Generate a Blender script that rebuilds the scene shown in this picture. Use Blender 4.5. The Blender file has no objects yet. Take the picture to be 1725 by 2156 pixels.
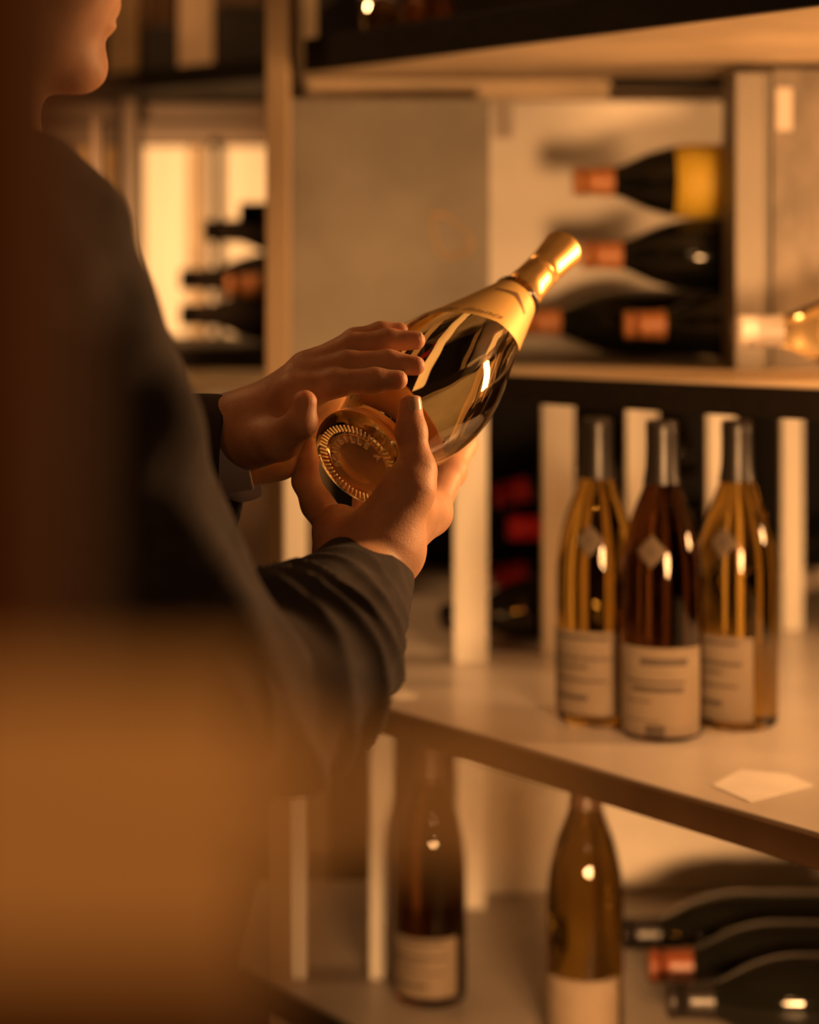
import bpy, bmesh, math, random
import numpy as np
from mathutils import Vector, Matrix, Quaternion

random.seed(7)
SC = bpy.context.scene
COL = SC.collection

# ------------------------------------------------------------------ camera
FPX, HORIZON, ZC = 4200.0, 550.0, 1.40
cam = bpy.data.cameras.new('camera')
cam_o = bpy.data.objects.new('camera', cam); COL.objects.link(cam_o)
cam.sensor_fit = 'HORIZONTAL'; cam.sensor_width = 24.0
cam.lens = FPX / 1725.0 * 24.0
cam.shift_y = -(1078.0 - HORIZON) / 1725.0
cam.clip_start = 0.02; cam.clip_end = 50
cam_o.location = (0, 0, ZC); cam_o.rotation_euler = (math.pi / 2, 0, 0)
cam.dof.use_dof = True; cam.dof.focus_distance = 1.425
cam.dof.aperture_fstop = cam.lens / 26.0
SC.camera = cam_o

# ------------------------------------------------------------------ world, lights, exposure
WARM = (1.0, 0.49, 0.18)
w = bpy.data.worlds.new('world'); SC.world = w; w.use_nodes = True
w.node_tree.nodes['Background'].inputs[0].default_value = (1.0, 0.5, 0.18, 1)
w.node_tree.nodes['Background'].inputs[1].default_value = 0.0


def area(name, loc, target, size, power, col=WARM, size_y=None):
    l = bpy.data.lights.new(name, 'AREA'); l.energy = power; l.color = col
    l.size = size
    if size_y:
        l.shape = 'RECTANGLE'; l.size_y = size_y
    o = bpy.data.objects.new(name, l); COL.objects.link(o)
    o.location = loc
    o.rotation_euler = (Vector(target) - Vector(loc)).to_track_quat('-Z', 'Y').to_euler()
    return o


def spot(name, loc, target, angle, power, radius=0.05, blend=0.35, col=WARM):
    l = bpy.data.lights.new(name, 'SPOT'); l.energy = power; l.color = col
    l.spot_size = math.radians(angle); l.spot_blend = blend; l.shadow_soft_size = radius
    o = bpy.data.objects.new(name, l); COL.objects.link(o); o.location = loc
    o.rotation_euler = (Vector(target) - Vector(loc)).to_track_quat('-Z', 'Y').to_euler()
    return o


area('lamp_key', (1.02, 1.80, 1.46), (-0.05, 1.45, 1.26), 0.14, 27.0, size_y=0.45)
area('fill_near', (0.12, -0.12, 1.64), (-0.02, 0.3, 1.30), 0.15, 1.5)  # added fill near the camera, brightens the foreground cardboard and post
spot('spot_rack', (0.36, 1.00, 1.22), (0.20, 2.25, 1.30), 50, 60.0, radius=0.10, blend=0.5)
low = area('fill_low', (0.30, 0.95, 0.89), (0.22, 2.4, 0.60), 0.30, 1.5, size_y=0.08)  # added unseen fill, brightens the shelf and panel under the counter
low.data.spread = math.radians(38)
spot('spot_back_bay', (-0.44, 2.30, 1.45), (-0.39, 3.05, 1.37), 54, 42.0, radius=0.05, blend=0.5)
area('fill_cartons', (-0.85, 2.2, 2.45), (-0.38, 2.9, 1.8), 0.25, 9.0)  # added unseen fill for the far left cartons, no fixture there
SC.view_settings.view_transform = 'Standard'
SC.view_settings.look = 'None'
SC.view_settings.gamma = 1.0
SC.view_settings.use_curve_mapping = False
SC.view_settings.exposure = 0.0
SC.cycles.use_denoising = True
SC.cycles.max_bounces = 14
SC.cycles.transmission_bounces = 12


# ------------------------------------------------------------------ helpers
def P(px, py, Y):
    return Vector(((px - 862.5) * Y / FPX, Y, ZC - (py - HORIZON) * Y / FPX))


def tag(o, label=None, cat=None, group=None, kind=None):
    if label: o['label'] = label
    if cat: o['category'] = cat
    if group: o['group'] = group
    if kind: o['kind'] = kind
    return o


def link(name, me, mat=None, parent=None, smooth=True):
    o = bpy.data.objects.new(name, me); COL.objects.link(o)
    if mat is not None and not me.materials: me.materials.append(mat)
    if parent is not None: o.parent = parent
    if smooth and len(me.polygons):
        me.polygons.foreach_set('use_smooth', [True] * len(me.polygons))
    return o


def empty(name, loc=(0, 0, 0), rot=None):
    o = bpy.data.objects.new(name, None); COL.objects.link(o)
    o.location = loc; o.empty_display_size = 0.05
    if rot is not None:
        o.rotation_mode = 'QUATERNION'; o.rotation_quaternion = rot
    return o


def mesh_from(verts, faces, name='m'):
    me = bpy.data.meshes.new(name); me.from_pydata([tuple(v) for v in verts], [], faces)
    me.validate(); me.update(); return me


def box_mesh(lo, hi, bev=0.0):
    bm = bmesh.new()
    bmesh.ops.create_cube(bm, size=1.0)
    for v in bm.verts:
        v.co = Vector([(lo[i] + hi[i]) / 2 + v.co[i] * (hi[i] - lo[i]) for i in range(3)])
    if bev > 0:
        bmesh.ops.bevel(bm, geom=bm.edges[:], offset=bev, segments=2, profile=0.5, affect='EDGES')
    me = bpy.data.meshes.new('box'); bm.to_mesh(me); bm.free(); return me


def box(name, lo, hi, mat, parent=None, bev=0.0015):
    return link(name, box_mesh(lo, hi, bev), mat, parent, smooth=False)


def prism(name, poly, z0, z1, mat, parent=None, bev=0.0):
    bm = bmesh.new()
    vs = [bm.verts.new((x, y, z0)) for x, y in poly]
    f = bm.faces.new(vs)
    r = bmesh.ops.extrude_face_region(bm, geom=[f])
    bmesh.ops.translate(bm, verts=[g for g in r['geom'] if isinstance(g, bmesh.types.BMVert)], vec=(0, 0, z1 - z0))
    bmesh.ops.recalc_face_normals(bm, faces=bm.faces[:])
    if bev > 0:
        bmesh.ops.bevel(bm, geom=bm.edges[:], offset=bev, segments=2, profile=0.5, affect='EDGES')
    me = bpy.data.meshes.new(name); bm.to_mesh(me); bm.free()
    return link(name, me, mat, parent, smooth=False)


def rail(name, a, b, width, z0, z1, mat, parent=None, bev=0.001):
    """a board running from a to b in plan, `width` thick behind the line"""
    a = Vector(a); b = Vector(b); d = (b - a).normalized(); n = Vector((-d.y, d.x))
    if n.y < 0: n = -n
    return prism(name, [a, b, b + n * width, a + n * width], z0, z1, mat, parent, bev)


def lathe(profile, segs=48, close=True, a0=0.0, a1=2 * math.pi):
    """profile: list of (r, z); full turn unless a0..a1 given"""
    full = abs((a1 - a0) - 2 * math.pi) < 1e-6
    n = segs if full else segs + 1
    verts, faces = [], []
    rows = []
    for r, z in profile:
        if r < 1e-6:
            verts.append((0, 0, z)); rows.append([len(verts) - 1] * n)
        else:
            row = []
            for i in range(n):
                a = a0 + (a1 - a0) * i / segs
                verts.append((r * math.cos(a), r * math.sin(a), z)); row.append(len(verts) - 1)
            rows.append(row)
    for k in range(len(rows) - 1):
        for i in range(segs):
            j = (i + 1) % n
            q = [rows[k][i], rows[k][j], rows[k + 1][j], rows[k + 1][i]]
            u = []
            for v in q:
                if v not in u: u.append(v)
            if len(u) >= 3: faces.append(u)
    return mesh_from(verts, faces)


def smooth_profile(pts, n=6):
    """Catmull-Rom through (r,z) points"""
    out = []
    pts = [np.array(p, float) for p in pts]
    for i in range(len(pts) - 1):
        p0 = pts[max(i - 1, 0)]; p1 = pts[i]; p2 = pts[i + 1]; p3 = pts[min(i + 2, len(pts) - 1)]
        for k in range(n):
            t = k / n
            q = 0.5 * ((2 * p1) + (-p0 + p2) * t + (2 * p0 - 5 * p1 + 4 * p2 - p3) * t * t + (-p0 + 3 * p1 - 3 * p2 + p3) * t ** 3)
            out.append((max(q[0], 0.0), q[1]))
    out.append(tuple(pts[-1]))
    return out


def join_meshes(mes):
    bm = bmesh.new()
    for me in mes: bm.from_mesh(me)
    me = bpy.data.meshes.new('joined'); bm.to_mesh(me); bm.free(); return me


def text_mesh(body, size, extrude=0.0, shear=0.0):
    cu = bpy.data.curves.new('txt', 'FONT'); cu.body = body; cu.size = size; cu.extrude = extrude
    cu.shear = shear; cu.align_x = 'CENTER'; cu.align_y = 'CENTER'; cu.resolution_u = 3
    o = bpy.data.objects.new('txt', cu); COL.objects.link(o)
    bpy.context.view_layer.update()
    me = bpy.data.meshes.new_from_object(o.evaluated_get(bpy.context.evaluated_depsgraph_get()))
    bpy.data.objects.remove(o); bpy.data.curves.remove(cu)
    return me


# ------------------------------------------------------------------ materials
def mat(name, col, rough=0.5, metal=0.0, spec=0.5, noise=0.0, nscale=20.0, bump=0.0, bscale=200.0,
        stretch=(1, 1, 1), col2=None, trans=0.0, ior=1.45, sss=0.0, sheen=0.0, coat=0.0, coords='Object', ndetail=4.0):
    m = bpy.data.materials.new(name); m.use_nodes = True
    nt = m.node_tree; b = nt.nodes['Principled BSDF']
    b.inputs['Base Color'].default_value = (*col, 1)
    b.inputs['Roughness'].default_value = rough
    b.inputs['Metallic'].default_value = metal
    b.inputs['Specular IOR Level'].default_value = spec
    b.inputs['IOR'].default_value = ior
    if trans: b.inputs['Transmission Weight'].default_value = trans
    if coat: b.inputs['Coat Weight'].default_value = coat
    if sheen:
        b.inputs['Sheen Weight'].default_value = sheen; b.inputs['Sheen Roughness'].default_value = 0.4
    if sss:
        b.inputs['Subsurface Weight'].default_value = sss
        b.inputs['Subsurface Radius'].default_value = (1.0, 0.25, 0.08)
        b.inputs['Subsurface Scale'].default_value = 0.012
    tc = nt.nodes.new('ShaderNodeTexCoord'); mp = nt.nodes.new('ShaderNodeMapping')
    mp.inputs['Scale'].default_value = stretch
    nt.links.new(tc.outputs[coords], mp.inputs['Vector'])
    if noise > 0 or col2:
        n = nt.nodes.new('ShaderNodeTexNoise'); n.inputs['Scale'].default_value = nscale; n.inputs['Detail'].default_value = ndetail
        nt.links.new(mp.outputs[0], n.inputs['Vector'])
        mx = nt.nodes.new('ShaderNodeMix'); mx.data_type = 'RGBA'
        c2 = col2 if col2 else tuple(c * (1 - noise) for c in col)
        mx.inputs['A'].default_value = (*col, 1); mx.inputs['B'].default_value = (*c2, 1)
        rp = nt.nodes.new('ShaderNodeValToRGB'); rp.color_ramp.elements[0].position = 0.35; rp.color_ramp.elements[1].position = 0.65
        nt.links.new(n.outputs['Fac'], rp.inputs[0])
        nt.links.new(rp.outputs[0], mx.inputs['Factor']); nt.links.new(mx.outputs['Result'], b.inputs['Base Color'])
    if bump > 0:
        n2 = nt.nodes.new('ShaderNodeTexNoise'); n2.inputs['Scale'].default_value = bscale; n2.inputs['Detail'].default_value = 3
        nt.links.new(mp.outputs[0], n2.inputs['Vector'])
        bp = nt.nodes.new('ShaderNodeBump'); bp.inputs['Strength'].default_value = bump; bp.inputs['Distance'].default_value = 0.001
        nt.links.new(n2.outputs['Fac'], bp.inputs['Height']); nt.links.new(bp.outputs[0], b.inputs['Normal'])
    return m


M = {}
M['skin'] = mat('skin', (0.58, 0.315, 0.19), 0.5, spec=0.35, sss=0.5, noise=0.22, nscale=45, bump=0.3, bscale=650)
M['nail'] = mat('nail', (0.64, 0.36, 0.25), 0.25, spec=0.5, sss=0.2)
M['hair'] = mat('hair', (0.03, 0.02, 0.015), 0.6, bump=0.6, bscale=90, stretch=(1, 1, 6))
M['jacket'] = mat('jacket_wool', (0.050, 0.040, 0.039), 0.9, spec=0.15, noise=0.3, nscale=60, bump=0.5, bscale=900, sheen=0.05)
M['shirt'] = mat('shirt_cotton', (0.42, 0.38, 0.46), 0.8, spec=0.2, bump=0.2, bscale=600)
M['trousers'] = mat('trousers_wool', (0.03, 0.03, 0.035), 0.9, spec=0.15, bump=0.3, bscale=700)
M['shoe'] = mat('shoe_leather', (0.02, 0.012, 0.008), 0.35)
M['white_board'] = mat('white_painted_board', (0.78, 0.74, 0.66), 0.5, noise=0.12, nscale=6, stretch=(6, 6, 0.6), bump=0.1, bscale=60)
M['cream_board'] = mat('cream_board', (0.50, 0.39, 0.26), 0.6, noise=0.25, nscale=8, stretch=(1, 1, 4))
M['edge_pale'] = mat('brown_cream_post', (0.34, 0.24, 0.14), 0.6, noise=0.25, nscale=8, stretch=(1, 1, .3))
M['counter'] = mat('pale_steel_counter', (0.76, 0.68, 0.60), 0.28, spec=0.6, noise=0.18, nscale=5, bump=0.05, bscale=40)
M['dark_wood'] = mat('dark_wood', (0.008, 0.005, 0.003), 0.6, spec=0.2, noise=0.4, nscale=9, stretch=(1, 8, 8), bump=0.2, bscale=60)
M['near_wood'] = mat('near_brown_wood', (0.070, 0.024, 0.005), 0.8, spec=0.05, noise=0.3, nscale=9, stretch=(8, 8, 1), bump=0.2, bscale=60)
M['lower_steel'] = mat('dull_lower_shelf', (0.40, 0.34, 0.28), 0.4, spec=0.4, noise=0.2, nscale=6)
M['edge_wood'] = mat('brown_edge', (0.085, 0.045, 0.02), 0.45, noise=0.25, nscale=10, bump=0.1, bscale=80)
M['zinc'] = mat('zinc_sheet', (0.20, 0.18, 0.145), 0.55, metal=0.25, noise=0.3, nscale=9, bump=0.08, bscale=30, ndetail=6)
M['zinc_light'] = mat('zinc_sheet_light', (0.62, 0.57, 0.50), 0.5, metal=0.15, noise=0.18, nscale=7, bump=0.08, bscale=30)
M['zinc_rough'] = mat('zinc_sheet_scratched', (0.17, 0.14, 0.11), 0.45, metal=0.3, noise=0.45, nscale=30, stretch=(1, 1, .45), bump=0.6, bscale=70)
M['aluminium'] = mat('matt_divider', (0.19, 0.165, 0.135), 0.5, metal=0.2, noise=0.1, nscale=8)
M['rust'] = mat('rust_mark', (0.36, 0.24, 0.13), 0.7, noise=0.3, nscale=60)
M['tape'] = mat('paper_tape', (0.42, 0.36, 0.31), 0.7, noise=0.1, nscale=30)
M['paper'] = mat('paper', (0.95, 0.90, 0.84), 0.7, noise=0.08, nscale=20)
M['label'] = mat('label_paper', (0.21, 0.16, 0.11), 0.75, noise=0.12, nscale=40)
M['label_yellow'] = mat('label_paper_yellow', (0.75, 0.50, 0.05), 0.6, noise=0.1, nscale=40)
M['tag'] = mat('neck_tag_paper', (0.10, 0.07, 0.042), 0.7, noise=0.1, nscale=60)
M['ink'] = mat('ink', (0.07, 0.05, 0.035), 0.7)
M['gold'] = mat('gold_foil', (0.80, 0.50, 0.18), 0.30, metal=0.9, noise=0.08, nscale=30, bump=0.05, bscale=60)
M['gold_label'] = mat('gold_label', (0.58, 0.37, 0.12), 0.45, metal=0.35, noise=0.06, nscale=40)
M['gold_dark'] = mat('gold_label_print', (0.10, 0.05, 0.012), 0.6, metal=0.0)
M['cork_foil'] = mat('amber_capsule', (0.50, 0.20, 0.07), 0.4, noise=0.25, nscale=30)
M['red_foil'] = mat('red_capsule', (0.45, 0.007, 0.008), 0.35, noise=0.1)
M['brown_foil'] = mat('brown_capsule', (0.10, 0.05, 0.025), 0.4, noise=0.2)
M['rust_foil'] = mat('rust_capsule', (0.20, 0.055, 0.02), 0.4, noise=0.2)
M['white_foil'] = mat('white_capsule', (0.42, 0.36, 0.31), 0.4, noise=0.1)
M['black_foil'] = mat('black_capsule', (0.018, 0.014, 0.012), 0.35, noise=0.2)
M['dark_glass'] = mat('dark_green_glass', (0.006, 0.006, 0.004), 0.08, spec=0.5)
M['matte_glass'] = mat('matte_dark_glass', (0.006, 0.004, 0.003), 0.8, spec=0.05, noise=0.3)  # matte copy that keeps lamp glints off the far bottles
M['clear_glass'] = mat('pale_wine_glass', (1.0, 0.82, 0.46), 0.012, trans=1.0, ior=1.36)
M['base_glow'] = mat('base_glow_glass', (1.0, 0.62, 0.20), 0.28, trans=0.62, ior=1.35, noise=0.15, nscale=60)  # amber colour stands in for light passing through the bottle
M['moulded'] = mat('moulded_glass_relief', (1.0, 0.86, 0.55), 0.25, trans=0.0, ior=1.45)
M['olive_glass'] = mat('olive_wine_glass', (0.60, 0.38, 0.08), 0.02, trans=1.0, ior=1.36)
M['brown_glass'] = mat('brown_wine_glass', (0.12, 0.045, 0.012), 0.02, trans=1.0, ior=1.36)
M['cardboard'] = mat('cardboard', (0.68, 0.41, 0.17), 0.85, noise=0.12, nscale=25, stretch=(1, 1, 6))
M['carton_pale'] = mat('pale_carton', (0.62, 0.46, 0.32), 0.8, noise=0.1, nscale=15)
M['carton_dark'] = mat('dark_carton', (0.02, 0.014, 0.012), 0.6, noise=0.2)
M['carton_tan'] = mat('tan_carton', (0.36, 0.24, 0.12), 0.8, noise=0.15, nscale=15)
M['wall'] = mat('plaster_brown', (0.16, 0.10, 0.06), 0.9, noise=0.2, nscale=3, bump=0.3, bscale=30)
M['floor'] = mat('floor_concrete', (0.10, 0.075, 0.055), 0.6, noise=0.3, nscale=4, bump=0.2, bscale=20)
M['ceiling'] = mat('ceiling_plaster', (0.30, 0.25, 0.20), 0.9, noise=0.1, nscale=3)

# ------------------------------------------------------------------ the room
def struct(name, lo, hi, m):
    o = box(name, lo, hi, m, bev=0); o['kind'] = 'structure'; return o


struct('floor', (-2.4, -1.8, -0.1), (2.4, 3.5, 0.0), M['floor'])
struct('ceiling', (-2.4, -1.8, 2.6), (2.4, 3.5, 2.7), M['ceiling'])
struct('wall_back', (-2.4, 3.4, 0.0), (2.4, 3.5, 2.6), M['wall'])
struct('wall_front', (-2.4, -1.8, 0.0), (2.4, -1.7, 2.6), M['wall'])
struct('wall_left', (-2.5, -1.8, 0.0), (-2.4, 3.5, 2.6), M['wall'])
struct('wall_right', (2.4, -1.8, 0.0), (2.5, 3.5, 2.6), M['wall'])

# ------------------------------------------------------------------ the shelving by the counter
Z_COUNTER, Z_LOWER, Z_MID, Z_OVER = 0.955, 0.607, 1.285, 1.612


def front_Y(X, back=0.0):       # front edge line of counter, in plan
    return 1.988 - (X + 0.03) * 1.277 + back


def slat_Y(px):                 # the slanted row of upright boards
    k = (px - 862.5) / FPX
    return (2.204 - 0.067 * 0.4885) / (1 - 0.4885 * k)


XL, XR, YB = -0.165, 0.60, 2.92
rack = empty('wine_shelving', (0.1, 2.5, 0))
tag(rack, 'tall pale and dark wooden wine shelving with upright boards behind the counter', 'shelving')
rack.location = (0, 0, 0)
# corner post, full height
box('post', (-0.158, 2.19, 0.0), (-0.133, 2.24, 2.4), M['edge_pale'], rack)
box('post', (0.86, 2.6, 0.0), (0.90, 2.66, 2.4), M['cream_board'], rack)
box('post', (0.86, 2.0, 0.0), (0.90, 2.05, 2.4), M['cream_board'], rack)
box('post', (-0.158, 2.90, 0.0), (-0.120, 2.94, 2.4), M['cream_board'], rack)
# middle shelf: pale top, dark front edge
mid_f = [(-0.117, 2.241), (0.374, 1.82), (0.80, 1.455)]
prism('middle_shelf', [mid_f[0], mid_f[1], mid_f[2], (0.858, 2.2), (0.858, 2.56), (-0.117, 2.56)], Z_MID - 0.022, Z_MID, M['cream_board'], rack)
rail('middle_shelf_edge', (mid_f[0][0], mid_f[0][1] - 0.007), (mid_f[2][0], mid_f[2][1] - 0.007), 0.0065, Z_MID - 0.030, Z_MID - 0.002, M['dark_wood'], rack)
# overhead shelf
ov_f = [(-0.118, 2.236), (0.34, 1.65), (0.70, 1.19)]
prism('overhead_shelf', [ov_f[0], ov_f[1], ov_f[2], (0.858, 1.9), (0.858, 2.62), (-0.118, 2.62)], Z_OVER, Z_OVER + 0.018, M['cream_board'], rack)
rail('overhead_shelf_edge', (ov_f[0][0], ov_f[0][1] - 0.012), (ov_f[2][0], ov_f[2][1] - 0.012), 0.0115, Z_OVER - 0.001, Z_OVER + 0.036, M['dark_wood'], rack)
# rails under the overhead shelf
rail('top_rail', (-0.117, 2.30), (0.232, 2.315), 0.02, 1.588, 1.611, M['cream_board'], rack)
rail('top_rail', (0.235, 2.30), (0.86, 2.30), 0.02, 1.600, 1.611, M['dark_wood'], rack)  # shade on this rail put in as dark colour
# dark board behind the bottles
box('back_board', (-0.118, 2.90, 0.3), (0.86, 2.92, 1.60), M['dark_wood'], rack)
# lower shelf and its pale back
lowpoly = [(-0.20, front_Y(-0.20, .045)), (0.66, front_Y(0.66, .045)), (0.858, 1.3), (0.858, 2.56), (-0.20, 2.56)]
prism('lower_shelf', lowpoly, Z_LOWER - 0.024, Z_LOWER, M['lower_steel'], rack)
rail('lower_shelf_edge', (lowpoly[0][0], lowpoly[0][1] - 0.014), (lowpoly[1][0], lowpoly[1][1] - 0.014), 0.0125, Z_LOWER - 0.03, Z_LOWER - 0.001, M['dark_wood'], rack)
box('lower_back_panel', (0.06, 2.50, Z_LOWER + 0.001), (0.85, 2.512, Z_COUNTER - 0.028), M['zinc_light'], rack)
# upright boards on the counter
for a, b in ((598, 645), (955, 1027), (1142, 1210), (1320, 1387), (1490, 1550), (1648, 1692)):
    Y = slat_Y((a + b) / 2)
    x0, x1 = (a - 862.5) * Y / FPX, (b - 862.5) * Y / FPX
    box('upright_board', (x0, Y, Z_COUNTER + 0.0005), (x1, Y + 0.016, Z_MID - 0.0225), M['white_board'], rack)
# uprights below the counter
for a, b, Y in ((596, 642, 2.20), (779, 829, 2.20), (962, 1022, 2.44)):
    box('upright_board', ((a - 862.5) * Y / FPX, Y, Z_LOWER + 0.0005), ((b - 862.5) * Y / FPX, Y + 0.016, Z_COUNTER - 0.0265), M['white_board'], rack)

counter = empty('counter', (0, 0, 0))
tag(counter, 'pale glossy counter slab with brown front edge carrying three wine bottles', 'counter')
cpoly = [(-0.117, front_Y(-0.117, .012)), (0.68, front_Y(0.68, .012)), (0.858, 1.25), (0.858, 2.88), (-0.117, 2.88)]
prism('slab', cpoly, Z_COUNTER - 0.024, Z_COUNTER, M['counter'], counter)
rail('front_edge', (-0.117, front_Y(-0.117, -.004)), (0.68, front_Y(0.68, -.004)), 0.0095, Z_COUNTER - 0.026, Z_COUNTER - 0.001, M['edge_wood'], counter)

# metal bins on the middle shelf
bz = empty('metal_locker'); tag(bz, 'dull grey zinc box with a rust ring mark left of the stacked bottles', 'metal box')
box('front_panel', P(604, 207, 2.25) * 1.0 if False else ((604 - 862.5) * 2.25 / FPX, 2.25, Z_MID + .0005), ((1031 - 862.5) * 2.25 / FPX, 2.256, 1.584), M['zinc'], bz)
box('side_panel', (0.0855, 2.2565, Z_MID + .0005), (0.090, 2.52, 1.580), M['zinc'], bz)
box('top_panel', (-0.117, 2.33, 1.580), (0.090, 2.52, 1.584), M['zinc'], bz)
# D-shaped rust ring
ring_pts = [(905, 452), (930, 446), (955, 462), (990, 492), (998, 512), (985, 535), (955, 543), (925, 535), (912, 500)]
rv, rf = [], []
cx = sum(p[0] for p in ring_pts) / len(ring_pts); cy = sum(p[1] for p in ring_pts) / len(ring_pts)
prof = smooth_profile([*ring_pts, ring_pts[0]], 5)[:-1]
for (x, y) in prof:
    for s in (1.0, 0.80):
        for dY in (2.2498, 2.2492):
            q = P(cx + (x - cx) * s, cy + (y - cy) * s, 2.25); rv.append((q.x, dY, q.z))
n = len(prof)
for i in range(n):
    j = (i + 1) % n
    for a, b in ((1, 3), (3, 2), (2, 0), (0, 1)):
        rf.append([i * 4 + a, i * 4 + b, j * 4 + b, j * 4 + a])
link('rust_ring', mesh_from(rv, rf), M['rust'], bz, smooth=False)

bb = empty('open_metal_bin'); tag(bb, 'open pale zinc bin holding the stacked dark bottles', 'metal bin')
box('back_panel', (0.0935, 2.46, Z_MID + .0005), (0.425, 2.465, 1.598), M['zinc_light'], bb)
box('bottom_panel', (0.0935, 2.16, Z_MID + .0003), (0.34, 2.459, Z_MID + .0023), M['zinc'], bb)
box('price_tape', ((1040 - 862.5) * 2.455 / FPX, 2.4585, ZC - (290 - 550) * 2.455 / FPX), ((1080 - 862.5) * 2.455 / FPX, 2.4598, ZC - (200 - 550) * 2.455 / FPX), M['tape'], bb, bev=0)
dv = empty('divider_board'); tag(dv, 'upright matt grey divider between dark bottles and scratched metal panel', 'divider')
box('board', ((1548 - 862.5) * 2.1 / FPX, 2.1, Z_MID + .0005), ((1621 - 862.5) * 2.1 / FPX, 2.184, 1.599), M['aluminium'], dv)
box('edge_trim', ((1616 - 862.5) * 2.1 / FPX, 2.0985, Z_MID + .0005), ((1621 - 862.5) * 2.1 / FPX, 2.0995, 1.599), M['zinc'], dv, bev=0)
rp_ = empty('scratched_metal_panel'); tag(rp_, 'scratched mottled metal panel behind the pale bottle at right edge', 'metal panel')
box('sheet', ((1626 - 862.5) * 2.12 / FPX, 2.12, Z_MID + .0005), (0.60, 2.127, 1.605), M['zinc_rough'], rp_)
box('price_tape', ((1634 - 862.5) * 2.12 / FPX, 2.1185, ZC - (275 - 550) * 2.12 / FPX), ((1668 - 862.5) * 2.12 / FPX, 2.1198, ZC - (185 - 550) * 2.12 / FPX), M['tape'], rp_, bev=0)

# ------------------------------------------------------------------ wine bottles
BURG = [(0.0, 0.012), (0.012, 0.006), (0.030, 0.0), (0.036, 0.0015), (0.0388, 0.006), (0.0392, 0.03), (0.0392, 0.10), (0.0392, 0.140),
        (0.0385, 0.155), (0.0360, 0.175), (0.0300, 0.200), (0.0225, 0.220), (0.0170, 0.235), (0.0146, 0.250), (0.0140, 0.275), (0.0140, 0.292), (0.0, 0.292)]


def scaled(profile, kr=1.0, kz=1.0):
    return [(r * kr, z * kz) for r, z in profile]


def prof_r(profile, z):
    for (r0, z0), (r1, z1) in zip(profile[3:], profile[4:]):
        if z0 <= z <= z1 and z1 > z0: return r0 + (r1 - r0) * (z - z0) / (z1 - z0)
    return profile[-2][0]


def label_strip(profile, z0, z1, a0, a1, off=0.0005, nz=4, segs=24, thick=0.00025):
    zs = [z0 + (z1 - z0) * i / nz for i in range(nz + 1)]
    out = [(prof_r(profile, z) + off + thick, z) for z in zs]
    inn = [(prof_r(profile, z) + off, z) for z in reversed(zs)]
    return lathe(out + inn + [out[0]], segs, a0=a0, a1=a1)


def make_bottle(name, label, cat, base, axis=(0, 0, 1), roll=0.0, glass='dark_glass', foil='black_foil', cap=(0.236, 0.2945), paper=None,
                lab=None, lab_rows=None, diamond=None, kr=1.0, kz=1.0, group=None, segs=40):
    """bottle whose base centre is `base`, pointing along `axis`"""
    q = Vector(axis).to_track_quat('Z', 'Y') @ Quaternion((0, 0, 1), roll)
    if tuple(axis) == (0, 0, 1): q = Quaternion((0, 0, 1), roll)
    t = empty(name, base, q)
    tag(t, label, cat, group)
    pr = scaled(BURG, kr, kz)
    sp = smooth_profile(pr[2:-1], 5)
    full = [pr[0], pr[1]] + sp + [pr[-1]]
    link('glass', lathe(full, segs), M[glass], t)
    c0, c1 = cap[0] * kz, cap[1] * kz
    cp = [(prof_r(pr, c0) + 0.0008, c0)] + [(prof_r(pr, c0 + (c1 - c0) * k / 4) + 0.0008, c0 + (c1 - c0) * k / 4) for k in range(1, 4)] + \
         [(0.0150 * kr, c1 - 0.012), (0.0150 * kr, c1 - 0.002), (0.0138 * kr, c1 + 0.0002), (0.0, c1 + 0.0004)]
    link('capsule', lathe(cp, segs), M[foil], t)
    if lab:
        lo = link('label', label_strip(sp, *lab), M[paper or 'label'], t)
        if lab_rows:
            mes = [label_strip(sp, lab[0] + a * (lab[1] - lab[0]), lab[0] + b * (lab[1] - lab[0]),
                               lab[2] + c * (lab[3] - lab[2]), lab[2] + d * (lab[3] - lab[2]), off=0.00085, nz=1, segs=8, thick=.0001) for a, b, c, d in lab_rows]
            link('print', join_meshes(mes), M['ink'] if paper is None else M['gold_dark'], lo)
    if diamond:
        z, a, s = diamond
        vs, fs = [], []
        N = 8
        for i in range(N + 1):
            for j in range(N + 1):
                u = (i / N - .5) * s; v = (j / N - .5) * s
                x, y = (u - v) * .7071, (u + v) * .7071
                zz = z + y; r = prof_r(sp, zz) + 0.0006; aa = a + x / r
                vs.append((r * math.cos(aa), r * math.sin(aa), zz))
        for i in range(N):
            for j in range(N):
                k = i * (N + 1) + j; fs.append((k, k + 1, k + N + 2, k + N + 1))
        me = mesh_from(vs, fs)
        bm = bmesh.new(); bm.from_mesh(me); bmesh.ops.solidify(bm, geom=bm.faces[:], thickness=-0.0002); bm.to_mesh(me); bm.free()
        d = link('neck_tag', me, M['tag'], t)
        vs, fs = [], []
        for i in range(13):
            for rr in (0, 1):
                aa0 = 2 * math.pi * i / 12
                x, y = rr * s * .2 * math.cos(aa0), rr * s * .2 * math.sin(aa0)
                zz = z + y; r = prof_r(sp, zz) + 0.0011; aa = a + x / r
                vs.append((r * math.cos(aa), r * math.sin(aa), zz))
        for i in range(12): fs.append((2 * i, 2 * i + 1, 2 * i + 3))
        link('emblem', mesh_from(vs, fs), M['ink'], d, smooth=False)
    return t


CAMDIR = -math.pi / 2   # angle around Z that faces the camera
rows = [(.80, .88, .30, .80), (.60, .63, .12, .78), (.50, .56, .20, .76), (.38, .40, .10, .42), (.17, .185, .10, .5), (.0, .13, .36, .56)]
rowsb = [(.90, .94, .2, .8), (.66, .70, .1, .85), (.56, .59, .05, .6), (.40, .43, .2, .8), (.18, .24, .15, .6)]


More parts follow.
